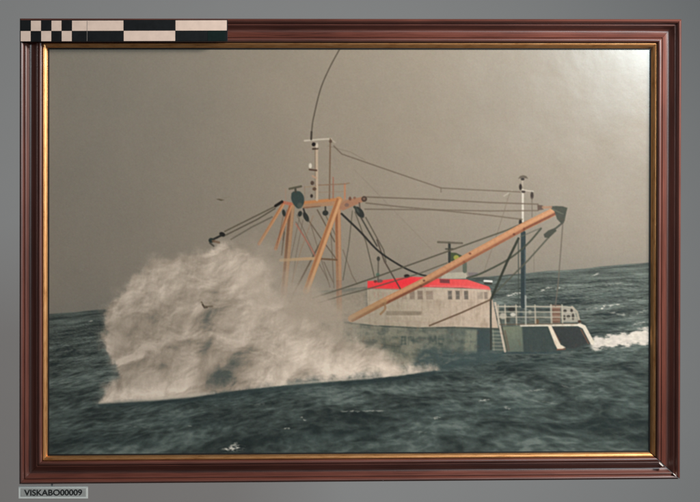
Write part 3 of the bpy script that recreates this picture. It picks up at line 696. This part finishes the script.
# every point of the sheet, then one flat piece of it for each thing pictured
lin = np.where(IMG <= .04045, IMG/12.92, ((IMG+.055)/1.055)**2.4) * INK_GAIN
lin = np.clip(lin, .002, .9)
d0 = np.stack([(X-350)/FP, -(Y-251)/FP, -np.ones_like(X)], -1) @ R.T
tz = (ZP-CAM_POS[2])/d0[..., 2]
PX = CAM_POS[0]+d0[..., 0]*tz; PY = CAM_POS[1]+d0[..., 1]*tz
CO = np.stack([PX, np.full_like(PX, -ZP), PY+RISE], -1).reshape(-1, 3) - np.array(frame.location)
CL = np.concatenate([lin.reshape(-1, 3), np.ones((NX*NY, 1))], 1)
FR = REG[:-1, :-1]
ii = (np.arange(NY-1)[:, None]*NX+np.arange(NX-1)[None, :])
LBL = {'printed_sky': 'dull grey brown sky in the print', 'printed_sea': 'dark green grey choppy sea in the print', 'printed_spray': 'cream cloud of spray bursting over the bow', 'printed_wake': 'white foaming wake behind the stern', 'printed_hull': 'grey green trawler hull with white edged stern', 'printed_deckhouse': 'beige deckhouse with a row of small windows', 'printed_red_roof': 'bright red wheelhouse roof', 'printed_gantry': 'orange steel gantry over the foredeck', 'printed_boom': 'long orange boom raised over the stern', 'printed_forward_mast': 'pale forward mast with lamps above the gantry', 'printed_stern_mast': 'blue mast with white top at the stern', 'printed_radar': 'radar scanner on the wheelhouse roof', 'printed_roof_lamp': 'white lamp at the end of the red roof', 'printed_rigging': 'dark wires and hanging blocks', 'printed_stern_railing': 'pale railing round the stern deck', 'printed_whip_aerial': 'thin whip aerial bending to the top edge', 'printed_seagull': 'tiny gull in the sky'}
for rid, rn in enumerate(REGIONS):
    q = ii[FR == rid]
    if q.size == 0: continue
    quads = np.stack([q, q+NX, q+NX+1, q+1], 1)
    used, inv = np.unique(quads.ravel(), return_inverse=True)
    me = bpy.data.meshes.new(rn)
    me.vertices.add(len(used)); me.vertices.foreach_set('co', CO[used].astype(np.float32).ravel())
    me.loops.add(len(inv)); me.loops.foreach_set('vertex_index', inv.astype(np.int32))
    me.polygons.add(len(quads)); me.polygons.foreach_set('loop_start', np.arange(0, len(inv), 4, dtype=np.int32))
    me.update(calc_edges=True)
    ca = me.color_attributes.new('ink', 'FLOAT_COLOR', 'POINT'); ca.data.foreach_set('color', CL[used].astype(np.float32).ravel())
    me.materials.append(m_print)
    o = bpy.data.objects.new(rn, me); col.objects.link(o); o.parent = photo; o['label'] = LBL[rn]

# ================================================================ the scale bar lying on the frame
ZB = .0181
c0 = at(20.2, 41.8, ZB)
bar = empty('scale_bar', (c0[0], c0[1], ZB)); tag(bar, 'black and cream chequered scale bar lying on the top corner of the frame', 'scale bar')
SK = -.5
slab('bar_strip', quad_at(20.2, 20.2, 227.6, 42.0, ZB+.001, SK), ZB, ZB+.0011, m_black, bar, bevel=.00015)
zb = ZB+.0011
xs = [20.6, 30.8, 41.1, 51.4, 61.6, 71.9]
def sk(u): return SK*(u-20)/207
def block(u0, u1, row, m, nm):
    v0, v1 = ((20.9, 31.1), (31.2, 41.4))[row]
    q = [tuple(at(u, v+sk(u), zb)[:2]) for u, v in ((u0, v1), (u1, v1), (u1, v0), (u0, v0))]
    slab(nm, q, zb+.00002, zb+.00022, m, bar)
for i in range(5):
    block(xs[i]+.15, xs[i+1]-.15, 0, m_black if i % 2 == 0 else m_cream, 'black_square' if i % 2 == 0 else 'cream_square')
    block(xs[i]+.15, xs[i+1]-.15, 1, m_cream if i % 2 == 0 else m_black, 'cream_square' if i % 2 == 0 else 'black_square')
xl = [71.9, 123.6, 175.4, 227.0]
for i in range(3):
    block(xl[i]+.2, xl[i+1]-.2, 0, m_cream if i % 2 == 0 else m_black, 'cream_block' if i % 2 == 0 else 'black_block')
    if i < 2: block(xl[i]+.2, xl[i+1]-.2, 1, m_black if i % 2 == 0 else m_cream, 'black_block' if i % 2 == 0 else 'cream_block')
slab('tape_seam', [tuple(at(u, v, zb)[:2]) for u, v in ((86.9, 41.2), (87.3, 41.2), (87.4, 21.2), (87.0, 21.2))], zb+.00022, zb+.00030, m_seam, bar)
block(175.6, 207.5, 1, m_black, 'black_block'); block(207.9, 225.6, 1, m_tapeg, 'green_black_patch')

# ================================================================ the inventory label on an added block that lifts it out of the shade
zl = .0152
c0 = at(53, 498.4, zl)
lab = empty('inventory_label', (c0[0], c0[1], 0)); tag(lab, 'small grey inventory label reading VISKABO00009 below the frame corner', 'label')
slab('block', quad_at(21, 489.6, 83.4, 497.4, .0148), .002, .0148, m_prop, lab)  # added behind the card, holds it forward of the frame's shadow
slab('peg', quad_at(51, 483.4, 52.6, 490, .0140), .0125, .0140, m_prop, lab)  # added to tie the block to the frame
slab('card', quad_at(18.6, 486.2, 87.9, 498.4, zl), zl-.0004, zl, m_card, lab, bevel=.00008)
slab('grey_panel', quad_at(20.8, 488.2, 86.0, 496.4, zl), zl+.00005, zl+.00015, m_card_in, lab)
cu = bpy.data.curves.new('lettering', 'FONT'); cu.body = 'VISKABO00009'; cu.align_x = 'LEFT'; cu.size = 1; cu.offset = .022
to = bpy.data.objects.new('lettering_tmp', cu); col.objects.link(to)
bpy.context.view_layer.update()
me = bpy.data.meshes.new_from_object(to.evaluated_get(bpy.context.evaluated_depsgraph_get())); bpy.data.objects.remove(to)
vs = np.array([v.co[:] for v in me.vertices]); x0, x1 = vs[:, 0].min(), vs[:, 0].max(); yy0, yy1 = vs[:, 1].min(), vs[:, 1].max()
pa, pb = at(24.2, 495.7, zl+.0003), at(82.2, 489.2, zl+.0003)
for v in me.vertices:
    v.co = W(pa[0]+(v.co.x-x0)/(x1-x0)*(pb[0]-pa[0]), pa[1]+(v.co.y-yy0)/(yy1-yy0)*(pb[1]-pa[1]), zl+.0003)
me.materials.clear()
finish('lettering', me, m_ink, lab)
